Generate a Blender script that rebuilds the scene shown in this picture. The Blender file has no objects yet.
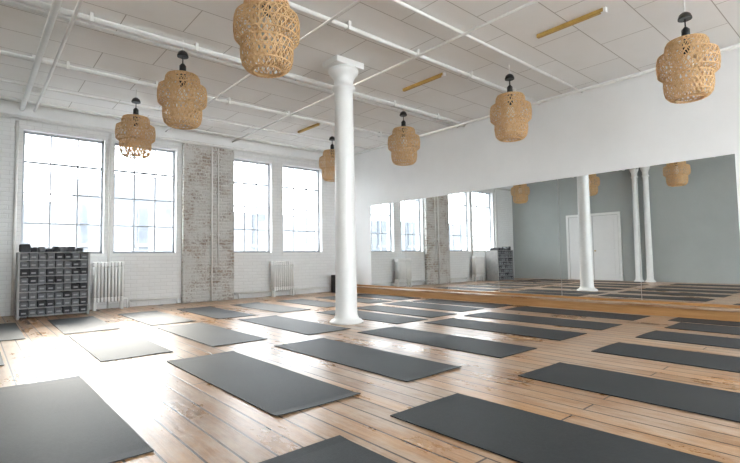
import bpy, bmesh, math, random
from mathutils import Vector, Matrix
random.seed(7)
S=0.9            # one unit below = camera height (0.9 m)
scene=bpy.context.scene

# ------------------------------------------------------------ materials
def new_mat(name):
    m=bpy.data.materials.new(name); m.use_nodes=True
    nt=m.node_tree; b=nt.nodes['Principled BSDF']
    return m,nt,b
def N(nt,t,**k):
    n=nt.nodes.new(t)
    for a,v in k.items():
        if a.startswith('i_'): n.inputs[a[2:].replace('_',' ')].default_value=v
        else: setattr(n,a,v)
    return n
def L(nt,a,b): nt.links.new(a,b)
def coords(nt,scale=(1,1,1),rot=(0,0,0),loc=(0,0,0)):
    tc=N(nt,'ShaderNodeTexCoord'); mp=N(nt,'ShaderNodeMapping')
    mp.inputs['Scale'].default_value=scale; mp.inputs['Rotation'].default_value=rot; mp.inputs['Location'].default_value=loc
    L(nt,tc.outputs['Object'],mp.inputs['Vector']); return mp.outputs['Vector']
def ramp(nt,fac,stops):
    r=N(nt,'ShaderNodeValToRGB'); e=r.color_ramp.elements
    while len(e)<len(stops): e.new(.5)
    for x,(p,c) in zip(e,stops):
        x.position=p; x.color=(c[0],c[1],c[2],1)
    L(nt,fac,r.inputs['Fac']); return r.outputs['Color']
def mix(nt,fac,a,b,mode='MIX'):
    m=N(nt,'ShaderNodeMix',data_type='RGBA',blend_type=mode)
    for s,v in ((0,fac),(6,a),(7,b)):
        if hasattr(v,'links'): L(nt,v,m.inputs[s])
        elif s==0: m.inputs[0].default_value=v
        else: m.inputs[s].default_value=(v[0],v[1],v[2],1)
    return m.outputs[2]
def noise(nt,vec,scale,detail=4,rough=.6):
    n=N(nt,'ShaderNodeTexNoise'); n.inputs['Scale'].default_value=scale; n.inputs['Detail'].default_value=detail; n.inputs['Roughness'].default_value=rough
    L(nt,vec,n.inputs['Vector']); return n.outputs['Fac']
def bump(nt,b,h,strength=.3,dist=.01):
    n=N(nt,'ShaderNodeBump'); n.inputs['Strength'].default_value=strength; n.inputs['Distance'].default_value=dist
    L(nt,h,n.inputs['Height']); L(nt,n.outputs['Normal'],b.inputs['Normal'])
def plain(name,col,rough=.5,metal=0,var=.06,scale=8):
    m,nt,b=new_mat(name)
    v=coords(nt); n=noise(nt,v,scale)
    c=ramp(nt,n,[(.3,[x*(1-var) for x in col]),(.7,[min(1,x*(1+var)) for x in col])])
    L(nt,c,b.inputs['Base Color']); b.inputs['Roughness'].default_value=rough; b.inputs['Metallic'].default_value=metal
    return m

M_white=plain('white_plaster',(.87,.87,.86),.7,0,.02,2)
M_paint=plain('white_gloss_paint',(.87,.87,.85),.35,0,.03,5)
M_frame=plain('window_frame_paint',(.42,.44,.47),.45,0,.04,6)
M_pipe=plain('pipe_paint',(.80,.79,.76),.4,0,.05,9)
M_grey=plain('grey_green_wall_paint',(.42,.45,.435),.7,0,.03,2)
M_door=plain('door_paint',(.85,.85,.84),.4,0,.02,4)
M_black=plain('black_bakelite',(.012,.012,.012),.35,0,.2,9)
M_tan=plain('varnished_batten',(.55,.36,.10),.5,0,.15,12)
M_rackframe=plain('rack_frame',(.36,.36,.36),.5,0,.1,9)
M_blkd=plain('foam_dark',(.045,.047,.052),.8,0,.2,30)
M_blkm=plain('foam_mid',(.16,.165,.175),.8,0,.2,30)
M_blkl=plain('foam_light',(.38,.39,.40),.8,0,.1,30)
M_brass=plain('brass_knob',(.6,.45,.2),.3,.9,.05,9)

def brickmat(name):
    m,nt,b=new_mat(name)
    v=coords(nt,(1,1,1),(math.pi/2,0,0))
    br=N(nt,'ShaderNodeTexBrick'); L(nt,v,br.inputs['Vector'])
    br.inputs['Scale'].default_value=1; br.inputs['Brick Width'].default_value=.225; br.inputs['Row Height'].default_value=.075
    br.inputs['Mortar Size'].default_value=.006; br.inputs['Mortar Smooth'].default_value=.3
    return m,nt,b,v,br
M_wbrick,nt,b,v,br=brickmat('white_painted_brick')
br.inputs['Color1'].default_value=(.86,.86,.85,1);br.inputs['Color2'].default_value=(.83,.83,.82,1);br.inputs['Mortar'].default_value=(.77,.77,.76,1)
n=noise(nt,v,6,6)
c=mix(nt,ramp(nt,n,[(.55,(0,0,0)),(.75,(.35,.35,.35))]),br.outputs['Color'],(.75,.73,.68))
L(nt,c,b.inputs['Base Color']); b.inputs['Roughness'].default_value=.5
inv=N(nt,'ShaderNodeMath',operation='SUBTRACT'); inv.inputs[0].default_value=1; L(nt,br.outputs['Fac'],inv.inputs[1]); bump(nt,b,inv.outputs[0],.6,.008)
M_rbrick,nt,b,v,br=brickmat('distressed_brick')
br.inputs['Color1'].default_value=(.20,.14,.105,1);br.inputs['Color2'].default_value=(.36,.27,.205,1);br.inputs['Mortar'].default_value=(.54,.51,.46,1)
br.inputs['Mortar Size'].default_value=.011
n1=noise(nt,v,2.0,9,.78); n2=noise(nt,v,26,4,.7)
ad=N(nt,'ShaderNodeMath',operation='MULTIPLY_ADD'); L(nt,n2,ad.inputs[0]); ad.inputs[1].default_value=.55; L(nt,n1,ad.inputs[2])
pm=ramp(nt,ad.outputs[0],[(.66,(.10,.10,.10)),(.80,(.95,.95,.95))])
c=mix(nt,pm,br.outputs['Color'],(.64,.63,.60))
L(nt,c,b.inputs['Base Color']); b.inputs['Roughness'].default_value=.85
inv=N(nt,'ShaderNodeMath',operation='SUBTRACT'); inv.inputs[0].default_value=1; L(nt,br.outputs['Fac'],inv.inputs[1]); bump(nt,b,inv.outputs[0],.8,.012)
M_ebrick,nt,b,v,br=brickmat('exterior_brick')
br.inputs['Color1'].default_value=(.105,.12,.135,1);br.inputs['Color2'].default_value=(.125,.135,.15,1);br.inputs['Mortar'].default_value=(.14,.14,.14,1)
L(nt,br.outputs['Color'],b.inputs['Base Color']); b.inputs['Roughness'].default_value=.9
M_eglass=plain('exterior_dark_pane',(.055,.065,.08),.3,0,.3,2)
M_estone=plain('exterior_stone',(.17,.17,.17),.9)

# floor boards along Y
M_floor,nt,b=new_mat('pine_floorboards')
v=coords(nt,(1,1,1),(0,0,math.pi/2))
br=N(nt,'ShaderNodeTexBrick'); L(nt,v,br.inputs['Vector'])
br.inputs['Scale'].default_value=1;br.inputs['Brick Width'].default_value=3.4;br.inputs['Row Height'].default_value=.135
br.inputs['Mortar Size'].default_value=.0065;br.inputs['Mortar Smooth'].default_value=.2;br.offset=.37
br.inputs['Color1'].default_value=(.30,.30,.30,1);br.inputs['Color2'].default_value=(.85,.85,.85,1);br.inputs['Mortar'].default_value=(.5,.5,.5,1)
g=coords(nt,(14,.7,1)); gn=noise(nt,g,3,6,.65)
big=noise(nt,coords(nt,(1.4,.5,1)),1.7,7,.72)
st=noise(nt,coords(nt,(5,1,1)),2.3,7,.75)
base=ramp(nt,gn,[(.25,(.25,.125,.052)),(.5,(.42,.24,.115)),(.78,(.56,.37,.205))])
tint=ramp(nt,br.outputs['Color'],[(.3,(.68,.62,.56)),(.85,(1.14,1.09,1.04))])
c=mix(nt,1,base,tint,'MULTIPLY')
c=mix(nt,ramp(nt,big,[(.46,(0,0,0)),(.60,(.65,.65,.65))]),c,(.53,.43,.34))
c=mix(nt,ramp(nt,st,[(.56,(0,0,0)),(.72,(.6,.6,.6))]),c,(.20,.11,.055))
vo=N(nt,'ShaderNodeTexVoronoi');L(nt,coords(nt,(1,.55,1)),vo.inputs['Vector']);vo.inputs['Scale'].default_value=3.2
kn=ramp(nt,vo.outputs['Distance'],[(.0,(.8,.8,.8)),(.055,(0,0,0))])
c=mix(nt,kn,c,(.16,.07,.03))
c=mix(nt,br.outputs['Fac'],c,(.035,.016,.008))
L(nt,c,b.inputs['Base Color'])
rr=ramp(nt,big,[(.3,(.22,.22,.22)),(.75,(.42,.42,.42))]); L(nt,rr,b.inputs['Roughness'])
inv=N(nt,'ShaderNodeMath',operation='MULTIPLY_ADD'); L(nt,br.outputs['Fac'],inv.inputs[0]); inv.inputs[1].default_value=-1; L(nt,gn,inv.inputs[2]); bump(nt,b,inv.outputs[0],.3,.004)
b.inputs['Specular IOR Level'].default_value=.55
M_timber,nt,b=new_mat('honey_timber')
gn=noise(nt,coords(nt,(12,.8,12)),3,6,.65)
L(nt,ramp(nt,gn,[(.25,(.36,.17,.06)),(.75,(.54,.31,.13))]),b.inputs['Base Color']); b.inputs['Roughness'].default_value=.3

M_ceil,nt,b=new_mat('ceiling_panels')
v=coords(nt)
br=N(nt,'ShaderNodeTexBrick'); L(nt,v,br.inputs['Vector']); br.offset=.5
br.inputs['Scale'].default_value=1;br.inputs['Brick Width'].default_value=1.25;br.inputs['Row Height'].default_value=.62
br.inputs['Mortar Size'].default_value=.006;br.inputs['Mortar Smooth'].default_value=.4
br.inputs['Color1'].default_value=(.91,.905,.88,1);br.inputs['Color2'].default_value=(.88,.875,.85,1);br.inputs['Mortar'].default_value=(.46,.43,.39,1)
n=noise(nt,v,30,3); n2=noise(nt,v,1.6,6)
c=mix(nt,ramp(nt,n2,[(.5,(0,0,0)),(.8,(.4,.4,.4))]),br.outputs['Color'],(.80,.78,.72))
L(nt,c,b.inputs['Base Color']); b.inputs['Roughness'].default_value=.8; bump(nt,b,n,.25,.004)

M_mat,nt,b=new_mat('yoga_mat_rubber')
n=noise(nt,coords(nt),180,2); n2=noise(nt,coords(nt),2.0,3); n3=noise(nt,coords(nt),60,3,.8)
c=mix(nt,ramp(nt,n3,[(.35,(0,0,0)),(.7,(.5,.5,.5))]),ramp(nt,n2,[(.3,(.018,.021,.024)),(.7,(.027,.031,.034))]),(.045,.05,.053))
L(nt,c,b.inputs['Base Color']); b.inputs['Roughness'].default_value=.55
b.inputs['Specular IOR Level'].default_value=.33
bump(nt,b,n,.5,.002)

M_mirror,nt,b=new_mat('mirror_silver')
n=noise(nt,coords(nt),1.2,2)
L(nt,ramp(nt,n,[(.3,(.86,.88,.88)),(.7,(.88,.90,.90))]),b.inputs['Base Color']); b.inputs['Metallic'].default_value=1; b.inputs['Roughness'].default_value=.0
M_glass=bpy.data.materials.new('window_glass'); M_glass.use_nodes=True; nt=M_glass.node_tree; nt.nodes.clear()
o=N(nt,'ShaderNodeOutputMaterial'); tr=N(nt,'ShaderNodeBsdfTransparent'); gl=N(nt,'ShaderNodeBsdfGlossy'); gl.inputs['Roughness'].default_value=.05
n=noise(nt,coords(nt),3,2); L(nt,ramp(nt,n,[(.3,(.93,.96,.98)),(.7,(.97,.985,.99))]),tr.inputs['Color'])
mx=N(nt,'ShaderNodeMixShader'); mx.inputs[0].default_value=.06; L(nt,tr.outputs[0],mx.inputs[1]); L(nt,gl.outputs[0],mx.inputs[2]); L(nt,mx.outputs[0],o.inputs[0])
M_bam,nt,b=new_mat('woven_bamboo')
n=noise(nt,coords(nt),25,3)
col=ramp(nt,n,[(.3,(.72,.47,.22)),(.7,(.90,.67,.38))])
L(nt,col,b.inputs['Base Color']); b.inputs['Roughness'].default_value=.55
tl=N(nt,'ShaderNodeBsdfTranslucent'); L(nt,col,tl.inputs['Color'])
mx=N(nt,'ShaderNodeMixShader'); mx.inputs[0].default_value=.35
L(nt,b.outputs[0],mx.inputs[1]); L(nt,tl.outputs[0],mx.inputs[2]); L(nt,mx.outputs[0],nt.nodes['Material Output'].inputs['Surface'])

# ------------------------------------------------------------ mesh builder
class B:
    def __init__(s,name,mats): s.bm=bmesh.new(); s.name=name; s.mats=mats
    def box(s,x0,x1,y0,y1,z0,z1,m=0,bev=0):
        vs=[s.bm.verts.new((x,y,z)) for x in (x0,x1) for y in (y0,y1) for z in (z0,z1)]
        F=[(0,1,3,2),(4,6,7,5),(0,4,5,1),(2,3,7,6),(0,2,6,4),(1,5,7,3)]
        fs=[s.bm.faces.new([vs[i] for i in q]) for q in F]
        for q in fs: q.material_index=m
        if bev:
            es=list({e for q in fs for e in q.edges})
            r=bmesh.ops.bevel(s.bm,geom=es,offset=bev,segments=2,affect='EDGES',profile=.5)
            for q in r['faces']: q.material_index=m
    def lathe(s,prof,c,m=0,seg=24,caps=True,smooth=True):
        rings=[]
        for r,z in prof:
            rings.append([s.bm.verts.new((c[0]+r*math.cos(2*math.pi*i/seg),c[1]+r*math.sin(2*math.pi*i/seg),c[2]+z)) for i in range(seg)])
        for a,b in zip(rings,rings[1:]):
            for i in range(seg):
                q=s.bm.faces.new((a[i],a[(i+1)%seg],b[(i+1)%seg],b[i])); q.material_index=m; q.smooth=smooth
        if caps:
            for rg in (rings[0],rings[-1]):
                q=s.bm.faces.new(rg); q.material_index=m
    def tube(s,pts,r,m=0,seg=10):
        pts=[Vector(p) for p in pts]
        for a,b in zip(pts,pts[1:]):
            d=(b-a); l=d.length; q=d.to_track_quat('Z','Y').to_matrix().to_4x4()
            res=bmesh.ops.create_cone(s.bm,cap_ends=True,segments=seg,radius1=r,radius2=r,depth=l,matrix=Matrix.Translation((a+b)/2)@q)
            fs={f for v in res['verts'] for f in v.link_faces}
            for f in fs: f.material_index=m; f.smooth=len(f.verts)==4
        for p in pts[1:-1]:
            res=bmesh.ops.create_uvsphere(s.bm,u_segments=seg,v_segments=6,radius=r*1.02,matrix=Matrix.Translation(p))
            for f in {f for v in res['verts'] for f in v.link_faces}: f.material_index=m; f.smooth=True
    def done(s,parent=None,loc=(0,0,0)):
        bmesh.ops.recalc_face_normals(s.bm,faces=s.bm.faces[:])
        me=bpy.data.meshes.new(s.name); s.bm.to_mesh(me); s.bm.free()
        for m in s.mats: me.materials.append(m)
        o=bpy.data.objects.new(s.name,me); scene.collection.objects.link(o); o.location=loc
        if parent: o.parent=parent
        return o

XW=8.515; YW=11.03; HC=4.075; XL=-.75; YB=-3.2; ZS=1.16; ZH=3.58
# ------------------------------------------------------------ shell
o=B('floor',[M_floor]); o.box(XL-.3,XW+.3,YB-.3,YW+.3,-.15,0); o.done()
o=B('ceiling',[M_ceil]); o.box(XL-.3,XW+.3,YB-.3,YW+.3,HC,HC+.15); o.done()
o=B('wall_right',[M_white]); o.box(XW,XW+.3,YB-.3,YW+.3,0,HC); o.done()
o=B('wall_left',[M_grey]); o.box(XL-.3,XL,YB-.3,YW+.3,0,HC); o.done()
wins=[(.70,2.10),(2.28,3.585),(4.99,6.075),(6.41,7.70)]
def winwall(name,y0,y1,wins,zs,zh,mat):
    o=B(name,[mat,M_white]); x=XL
    for a,b in wins:
        o.box(x,a,y0,y1,0,HC); o.box(a,b,y0,y1,0,zs); o.box(a,b,y0,y1,zh,HC); x=b
    o.box(x,XW,y0,y1,0,HC)
    o.done()
winwall('wall_back',YW,YW+.35,wins,ZS,ZH,M_wbrick)
fill_wins=[(-.4,1.6),(1.9,3.9),(4.2,6.2),(6.4,8.2)]  # unseen openings behind the camera, added to let in front fill light
winwall('wall_front',YB-.35,YB,fill_wins,.9,3.8,M_wbrick)
o=B('brick_pier',[M_rbrick]); o.box(3.70,4.95,YW-.13,YW-.001,0.0,3.82,0,.015); o.done()
o=B('trim_1',[M_white]); o.box(XL,XW,YW-.10,YW,3.82,4.07,0,.01); o.done()

def window(name,x0,x1,z0,z1,y,cols,rows,t=.026,inner=1):
    o=B(name,[M_frame,M_glass,M_paint])
    fw_=.042
    o.box(x0,x0+fw_,y,y+.07,z0,z1); o.box(x1-fw_,x1,y,y+.07,z0,z1); o.box(x0,x1,y,y+.07,z0,z0+fw_); o.box(x0,x1,y,y+.07,z1-fw_,z1)
    for i in range(1,cols):
        x=x0+(x1-x0)*i/cols; o.box(x-t/2,x+t/2,y+.005,y+.045,z0+fw_,z1-fw_)
    for i in range(1,rows):
        z=z0+(z1-z0)*i/rows; w=t/2*(1.6 if i==rows-1 else 1); o.box(x0+fw_,x1-fw_,y+.008,y+.04,z-w,z+w)
    o.box(x0+fw_,x1-fw_,y+.03,y+.034,z0+fw_,z1-fw_,1)
    if inner: o.box(x0-.02,x1+.02,y-.16,y,z0-.05,z0,2)
    return o.done()
for i,(a,b) in enumerate(wins): window('window_%d'%(i+1),a,b,ZS,ZH,YW+.14,3,4)
for i,(a,b) in enumerate(fill_wins): window('window_%d'%(i+5),a,b,.9,3.8,YB-.2,4,5,inner=0)  # sashes for the added fill openings, never in view

# ------------------------------------------------------------ mirror + platform
PX=8.25; PZ=.17; MT=2.44
mir=bpy.data.objects.new('wall_mirror',None); scene.collection.objects.link(mir)
ys=[1.55,2.9,4.28,5.66,7.04,8.42,9.80]
for i,(a,b) in enumerate(zip(ys,ys[1:])):
    o=B('mirror_panel_%d'%(i+1),[M_mirror]); o.box(XW-.012,XW-.002,a+.004,b-.004,PZ+.04,MT); o.done(mir)
o=B('mirror_rail',[M_timber]); o.box(XW-.035,XW-.001,ys[0],YW-.14,PZ,PZ+.04); o.done(mir)
o=B('timber_platform',[M_timber,M_floor])
o.box(PX,XW-.002,-2.5,YW-.14,0,PZ-.03); o.box(PX-.03,XW-.002,-2.5,YW-.14,PZ-.03,PZ,1,.006); o.done()

# ------------------------------------------------------------ cast iron column
def column(name,x,y,r,h=HC):
    o=B(name,[M_paint])
    k=r/.17
    p=[(.27*k,0),(.27*k,.025),(.25*k,.035),(.24*k,.05),(.205*k,.065),(.19*k,.09),(.178*k,.12),(.172*k,.2),
       (.150*k,h-.62),(.150*k,h-.46),(.185*k,h-.45),(.19*k,h-.425),(.185*k,h-.40),(.155*k,h-.39),(.158*k,h-.29),(.20*k,h-.22),(.235*k,h-.19),(.245*k,h-.15),(.235*k,h-.12),(.20*k,h-.10)]
    o.lathe(p,(x,y,0),0,32)
    o.box(x-.28*k,x+.28*k,y-.2*k,y+.2*k,h-.10,h-.001,0,.012)
    return o.done()
column('cast_iron_column',4.38,5.644,.165)
column('cast_iron_column',-.565,6.05,.10)
column('cast_iron_column',-.565,5.70,.10)

# ------------------------------------------------------------ doors on left wall
o=B('door_1',[M_door,M_paint,M_brass])
dy0,dy1,dz=6.72,8.55,2.42
o.box(XL+.001,XL+.05,dy0-.09,dy0,0,dz+.09,1);o.box(XL+.001,XL+.05,dy1,dy1+.09,0,dz+.09,1);o.box(XL+.001,XL+.05,dy0,dy1,dz,dz+.09,1)
mid=(dy0+dy1)/2
for a,b in((dy0+.012,mid-.012),(mid+.012,dy1-.012)):
    o.box(XL+.001,XL+.035,a,b,.01,dz-.012,0,.004)
    for z0,z1 in((.2,1.0),(1.15,2.25)):
        o.box(XL+.035,XL+.042,a+.14,b-.14,z0,z1,0,.005)
for yy in(mid-.08,mid+.08): o.tube([(XL+.035,yy,1.1),(XL+.09,yy,1.1)],.025,2)
o.done()

# ------------------------------------------------------------ ceiling services
def pipes():
    o=B('ceiling_conduit',[M_pipe])
    z=HC-.07
    def X(y,x0=XL,x1=XW,r=.032,zz=z): o.tube([(x0+.005,y,zz),(x1-.005,y,zz)],r)
    def Y(x,y0=YB,y1=YW-.12,r=.03,zz=z): o.tube([(x,y0+.005,zz),(x,y1,zz)],r)
    X(6.45,r=.04); X(6.65,r=.026); X(8.3,r=.035); X(4.6,r=.03); X(3.75,r=.022); X(10.6,r=.028); X(9.6,r=.018)
    Y(.66,r=.04,zz=z-.07); Y(.86,r=.022,zz=z-.07); Y(8.30,r=.022,zz=z-.05); Y(3.3,r=.018,zz=z-.06); Y(4.9,r=.02,zz=z-.06)
    for y in (6.45,8.3,4.6):
        x=XL+.5
        while x<XW-.2:
            o.box(x-.02,x+.02,y-.05,y+.05,z-.045,HC-.001); x+=1.3
    y=.3
    while y<YW-.3:
        o.box(.60,.92,y-.02,y+.02,z-.02,HC-.001); y+=1.6
    o.done()
    o=B('heating_pipe',[M_pipe]); o.tube([(XL+.01,YW-.19,3.76),(XW-.01,YW-.19,3.76)],.032); o.done()
    for x,yy,r,zb in((4.36,.17,.022,.005),(4.52,.17,.014,.9),(2.19,.04,.022,.005),(.60,.04,.028,.005)):
        o=B('vertical_pipe',[M_pipe]); o.tube([(x,YW-yy,3.72),(x,YW-yy,zb)],r)
        z=.6
        while z<3.7:
            if z>zb: o.box(x-r-.02,x+r+.02,YW-yy-.005,YW-yy+max(.03,r+.005) if yy<.1 else YW-.135,z-.012,z+.012)
            z+=1.0
        o.done()
    o=B('skirting_pipe',[M_pipe]); o.tube([(2.6,YW-.06,.14),(3.66,YW-.06,.14)],.025); o.tube([(2.6,YW-.06,.14),(2.6,YW-.06,.005)],.02); o.tube([(3.6,YW-.06,.14),(3.6,YW-.06,.005)],.02); o.done()
    o=B('skirting_pipe',[M_pipe]); o.tube([(4.98,YW-.06,.14),(PX-.05,YW-.06,.14)],.025); o.tube([(5.1,YW-.06,.14),(5.1,YW-.06,.005)],.02); o.tube([(8.15,YW-.06,.14),(8.15,YW-.06,.005)],.02); o.done()
pipes()
for y0,y1 in((2.3,3.2),(4.9,5.85),(8.5,9.45)):
    o=B('ceiling_batten',[M_tan,M_paint]); o.box(5.90,5.96,y0,y1,HC-.05,HC-.0,0,.008); o.box(5.905,5.955,y0-.03,y0+.03,HC-.06,HC,1); o.done()

# ------------------------------------------------------------ pendants
prof=[(.10,.365),(.17,.362),(.205,.35),(.222,.325),(.228,.28),(.226,.225),(.232,.212),(.285,.205),(.308,.185),(.319,.145),(.322,.08),(.321,.02),(.314,-.03),(.296,-.058),(.262,-.068),(.250,-.075),(.256,-.11),(.258,-.17),(.254,-.235),(.240,-.29),(.215,-.33),(.18,-.352),(.14,-.35)]
def dense(prof,n):
    P=[Vector((a,b)) for a,b in prof]; ls=[0]
    for a,b in zip(P,P[1:]): ls.append(ls[-1]+(b-a).length)
    out=[]
    for i in range(n):
        t=ls[-1]*i/(n-1)
        for k in range(len(P)-1):
            if t<=ls[k+1]+1e-9:
                f=(t-ls[k])/(ls[k+1]-ls[k]); out.append(P[k].lerp(P[k+1],f)); break
    return out
def strand(bm,pts,w,mi):
    pr=None
    for i,p in enumerate(pts):
        t=(pts[min(i+1,len(pts)-1)]-pts[max(i-1,0)]).normalized()
        out=Vector((p.x,p.y,0)); out=out.normalized() if out.length>1e-6 else Vector((0,0,1))
        s=t.cross(out); s=s.normalized()*w if s.length>1e-6 else Vector((w,0,0))
        o2=out*w*.5
        ring=[bm.verts.new(p+s+o2),bm.verts.new(p-s+o2),bm.verts.new(p-s-o2),bm.verts.new(p+s-o2)]
        if pr:
            for k in range(4):
                f=bm.faces.new((pr[k],pr[(k+1)%4],ring[(k+1)%4],ring[k])); f.material_index=mi
        pr=ring
def pendant_mesh():
    bm=bmesh.new()
    pp=dense(prof,44)
    n=30
    for sgn in(1,-1):
        for i in range(n):
            a0=2*math.pi*i/n; pts=[]
            for k,p in enumerate(pp):
                a=a0+sgn*k/44*2.4
                pts.append(Vector((p.x*math.cos(a),p.x*math.sin(a),p.y)))
            strand(bm,pts,.0046,0)
    for i in range(24):
        a=2*math.pi*i/24
        strand(bm,[Vector((p.x*.985*math.cos(a),p.x*.985*math.sin(a),p.y)) for p in pp],.0038,0)
    for (r,z,w) in((.10,.365,.010),(.205,.35,.006),(.229,.28,.005),(.228,.216,.010),(.308,.185,.006),(.323,.08,.006),(.315,-.03,.006),(.253,-.075,.011),(.259,-.17,.005),(.240,-.29,.006),(.14,-.35,.012)):
        pts=[Vector((r*math.cos(2*math.pi*i/40),r*math.sin(2*math.pi*i/40),z)) for i in range(41)]
        strand(bm,pts,w,0)
    for sgn in(1,-1):
        for i in range(16):
            a0=2*math.pi*i/16
            strand(bm,[Vector((.15*math.cos(a0+sgn*k*.16),.15*math.sin(a0+sgn*k*.16),.30-.055*k)) for k in range(12)],.005,0)
    me=bpy.data.meshes.new('pendant_shade'); bm.to_mesh(me); bm.free(); me.materials.append(M_bam); return me
shade=pendant_mesh()
M_bulb=plain('opal_bulb',(.9,.88,.82),.3,0,.02,5)
b_=B('pendant_fittings',[M_black,M_bulb,M_pipe])
ZP=3.205
b_.lathe([(.012,.36),(.03,.40),(.045,.42),(.045,.50),(.02,.53),(.008,.54)],(0,0,0),0,16)
b_.lathe([(.045,.42),(.045,.3),(.035,.2)],(0,0,0),0,16)
b_.lathe([(.02,.2),(.05,.15),(.07,.08),(.06,.01),(.03,-.03),(.005,-.035)],(0,0,0),1,16)
b_.tube([(0,0,.53),(0,0,.63)],.008,0,6)
b_.lathe([(.075,.63),(.075,.65),(.06,.69),(.03,.715),(.01,.72)],(0,0,0),0,20)
b_.tube([(0,0,.715),(0,0,HC-ZP-.001)],.009,2,6)
for i in range(4):
    a=math.pi/2*i
    b_.tube([(0.03*math.cos(a),.03*math.sin(a),.39),(.11*math.cos(a),.11*math.sin(a),.365)],.006,0,6)
tmp=b_.done(); fit=tmp.data; bpy.data.objects.remove(tmp)
def pendant(x,y):
    e=bpy.data.objects.new('woven_pendant_lamp',None); scene.collection.objects.link(e); e.location=(x,y,ZP)
    for nm,me in(('shade',shade),('fittings',fit)):
        q=bpy.data.objects.new(nm,me); scene.collection.objects.link(q); q.parent=e
        q.rotation_euler[2]=random.random()*6
for y in(1.596,4.023,6.45,8.877):
    pendant(6.519,y)
    if y>2: pendant(2.167,y)

# ------------------------------------------------------------ yoga mats
def mat(x,yn,yf,w=.686,rz=0,curl=.010):
    bm=bmesh.new(); nx,ny=8,28; th=.006
    W=w+random.uniform(-.01,.01); rz+=random.uniform(-.010,.010)
    top=[[None]*(ny+1) for _ in range(nx+1)]; bot=[[None]*(ny+1) for _ in range(nx+1)]
    ph=random.random()*6; cl=[random.uniform(.1,1)*curl,random.uniform(.1,1)*curl]
    cy=(yn+yf)/2; cx=x+W/2; Ln=yf-yn
    for i in range(nx+1):
        for j in range(ny+1):
            u=i/nx-.5; v=j/ny-.5
            X=u*W; Y=v*Ln; z=.001
            e=max(0,abs(v)-.46)/.04
            z+=e*e*cl[0 if v<0 else 1]*(0.6+.4*math.sin(ph+u*5))
            if abs(v)<.46: z+=.001*(1+math.sin(ph+v*9+u*3))
            px=X*math.cos(rz)-Y*math.sin(rz); py=X*math.sin(rz)+Y*math.cos(rz)
            top[i][j]=bm.verts.new((px,py,z+th)); bot[i][j]=bm.verts.new((px,py,z))
    fc=lambda vs: bm.faces.new(vs)
    for i in range(nx):
        for j in range(ny):
            fc((top[i][j],top[i+1][j],top[i+1][j+1],top[i][j+1]))
            fc((bot[i][j],bot[i][j+1],bot[i+1][j+1],bot[i+1][j]))
    for j in range(ny):
        fc((top[0][j],top[0][j+1],bot[0][j+1],bot[0][j])); fc((top[nx][j],bot[nx][j],bot[nx][j+1],top[nx][j+1]))
    for i in range(nx):
        fc((top[i][0],bot[i][0],bot[i+1][0],top[i+1][0])); fc((top[i][ny],top[i+1][ny],bot[i+1][ny],bot[i][ny]))
    me=bpy.data.meshes.new('yoga_mat'); bm.to_mesh(me); bm.free(); me.materials.append(M_mat)
    q=bpy.data.objects.new('yoga_mat',me); scene.collection.objects.link(q); q.location=(cx,cy,0)
for x in(.9,2.017,3.413,4.80,5.95,6.95): mat(x,-.08,2.1+random.uniform(0,.06))
mat(7.72,-.05,2.3,.46)
for x in(.05,1.475,2.635,3.9,5.156,6.2,7.4): mat(x,2.58+random.uniform(-.02,.08),4.77+random.uniform(-.03,.05))
for x,y in((1.0,5.25),(2.1,5.2),(3.33,5.08),(4.78,4.95),(5.65,5.05),(6.6,5.18),(7.45,5.1)): mat(x,y,y+2.1)
mat(-.33,5.75,7.35,.6)
for x in(-.12,1.0,2.1,3.15,4.3,5.4,6.5,7.45): mat(x,7.55+random.uniform(-.05,.05),9.65)

# ------------------------------------------------------------ radiators
def radiator(x0,x1,z1,n):
    o=B('cast_iron_radiator',[M_paint])
    y0,y1=YW-.34,YW-.14; p=(x1-x0)/n
    for i in range(n):
        a=x0+i*p+.006; b=x0+(i+1)*p-.006
        o.box(a,b,y0,y1,.16,.26,0,.012); o.box(a,b,y0,y1,z1-.1,z1,0,.012)
        c=(a+b)/2
        for yy in(y0+.03,(y0+y1)/2,y1-.03): o.tube([(c,yy,.22),(c,yy,z1-.05)],.026,0,8)
    o.tube([(x0,(y0+y1)/2,.21),(x1+.08,(y0+y1)/2,.21)],.022); o.tube([(x0,(y0+y1)/2,z1-.06),(x1,(y0+y1)/2,z1-.06)],.022)
    o.tube([(x1+.08,(y0+y1)/2,.21),(x1+.08,(y0+y1)/2,0.001)],.015)
    for xx in(x0+.03,x1-.03):
        o.box(xx-.022,xx+.022,y0+.02,y0+.06,0,.17); o.box(xx-.022,xx+.022,y1-.06,y1-.02,0,.17)
    o.done()
radiator(1.87,2.43,.98,9)
radiator(5.94,6.56,.93,10)

# ------------------------------------------------------------ block rack
rx0,rx1,ry0,ry1,rz=.62,1.72,10.2,10.75,1.18
o=B('yoga_block_rack',[M_rackframe,M_blkd,M_blkm,M_blkl])
for x in(rx0,rx1-.03): o.box(x,x+.03,ry0,ry1,0,rz,0)
o.box(rx0,rx1,ry1-.02,ry1,.04,rz,0)
rows=8
for k in range(rows+1):
    z=.04+(rz-.04)*k/rows; o.box(rx0+.03,rx1-.03,ry0,ry1-.02,z-.010,z+.004,0)
cols=8; cw=(rx1-rx0-.06)/cols
for k in range(rows):
    z0=.04+(rz-.04)*k/rows+.006; zt=.04+(rz-.04)*(k+1)/rows-.014
    for i in range(cols):
        a=rx0+.03+i*cw+.006; b=a+cw-.012; d=random.uniform(.0,.02)
        o.box(a,b,ry0+.02+d,ry1-.04,z0,zt-random.choice((0,.01,.02)),random.choice((2,2,2,1)),.006)
        o.box(a+.025,b-.025,ry0+.014+d,ry0+.021+d,z0+.035,z0+.06,3)
o.done()
o=B('rolled_yoga_props',[M_blkd,M_blkm])
x=rx0+.03
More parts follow.
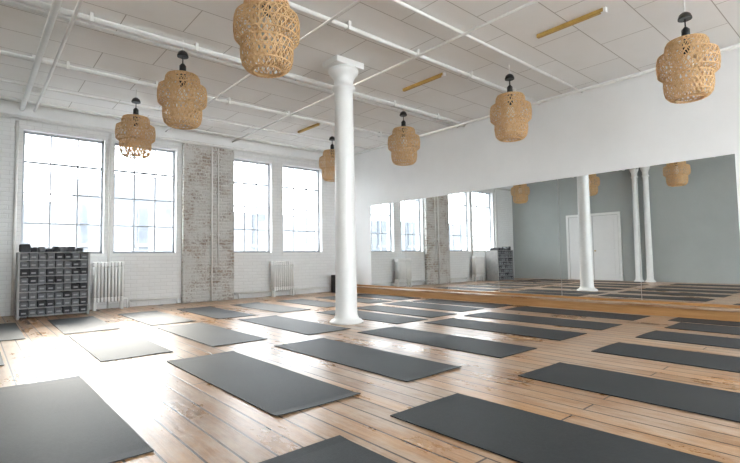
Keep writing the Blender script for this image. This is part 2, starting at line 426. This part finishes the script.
while x<rx1-.15:
    w_=random.uniform(.08,.16); h_=random.uniform(.06,.15)
    o.box(x,x+w_,ry0+.08,ry0+.40,rz+.006,rz+.006+h_,random.choice((0,0,1)),.02); x+=w_+random.uniform(.005,.03)
o.done()
o=B('floor_speaker',[M_black,M_blkm]); o.box(7.85,8.1,YW-.45,YW-.2,0,.5,0,.015)
o.box(7.88,8.07,YW-.458,YW-.45,.04,.46,1,.002)
o.done()

# ------------------------------------------------------------ exterior
o=B('neighbouring_building',[M_ebrick,M_eglass,M_estone])
o.box(-14,30,YW+13,YW+18,-8,3.6)
o.box(4,9,YW+13.5,YW+18,3.6,5.2); o.box(-3,0,YW+13.5,YW+18,3.6,5.6)
for r_ in range(4):
    for i in range(14):
        x=-12+i*3; z=-6+r_*2.6
        o.box(x,x+1.5,YW+12.93,YW+13,z,z+1.7,1); o.box(x-.1,x+1.6,YW+12.9,YW+13,z-.15,z,2)
o.done()
o=B('street_ground',[plain('asphalt',(.2,.2,.21),.9)]); o.box(-30,40,-40,40,-8.2,-8); o.done()

# ------------------------------------------------------------ scale everything
done=set()
for ob in scene.objects:
    ob.location*=S
    if ob.type=='MESH' and ob.data.name not in done:
        done.add(ob.data.name); ob.data.transform(Matrix.Scale(S,4))

# ------------------------------------------------------------ light
w=bpy.data.worlds.new('overcast_sky'); scene.world=w; w.use_nodes=True; nt=w.node_tree; bg=nt.nodes['Background']
tc=N(nt,'ShaderNodeTexCoord'); sp=N(nt,'ShaderNodeSeparateXYZ'); L(nt,tc.outputs['Generated'],sp.inputs[0])
L(nt,ramp(nt,sp.outputs['Z'],[(.0,(.90,.93,.95)),(.5,(.97,.98,1.0))]),bg.inputs['Color'])
bg.inputs['Strength'].default_value=15.5
sd=bpy.data.lights.new('sun','SUN'); sd.energy=8; sd.angle=.4; sd.color=(1,.90,.76)
so=bpy.data.objects.new('sun',sd); scene.collection.objects.link(so)
so.rotation_euler=Vector((-.12,-1,-.62)).to_track_quat('-Z','Y').to_euler()

# ------------------------------------------------------------ camera
yaw,pitch,roll=math.radians(40.87),math.radians(3.169),math.radians(.887)
fw=Vector((math.sin(yaw)*math.cos(pitch),math.cos(yaw)*math.cos(pitch),math.sin(pitch)))
rt=Vector((math.cos(yaw),-math.sin(yaw),0)); up=rt.cross(fw)
r2=rt*math.cos(roll)-up*math.sin(roll); u2=up*math.cos(roll)+rt*math.sin(roll)
cd=bpy.data.cameras.new('camera'); cam=bpy.data.objects.new('camera',cd); scene.collection.objects.link(cam)
mw=Matrix((r2,u2,-fw)).transposed().to_4x4(); mw.translation=Vector((0,0,1*S)); cam.matrix_world=mw
cd.sensor_width=36; cd.lens=36*460.258/740; cd.clip_start=.05
scene.camera=cam
scene.view_settings.view_transform='Standard'
scene.view_settings.exposure=0
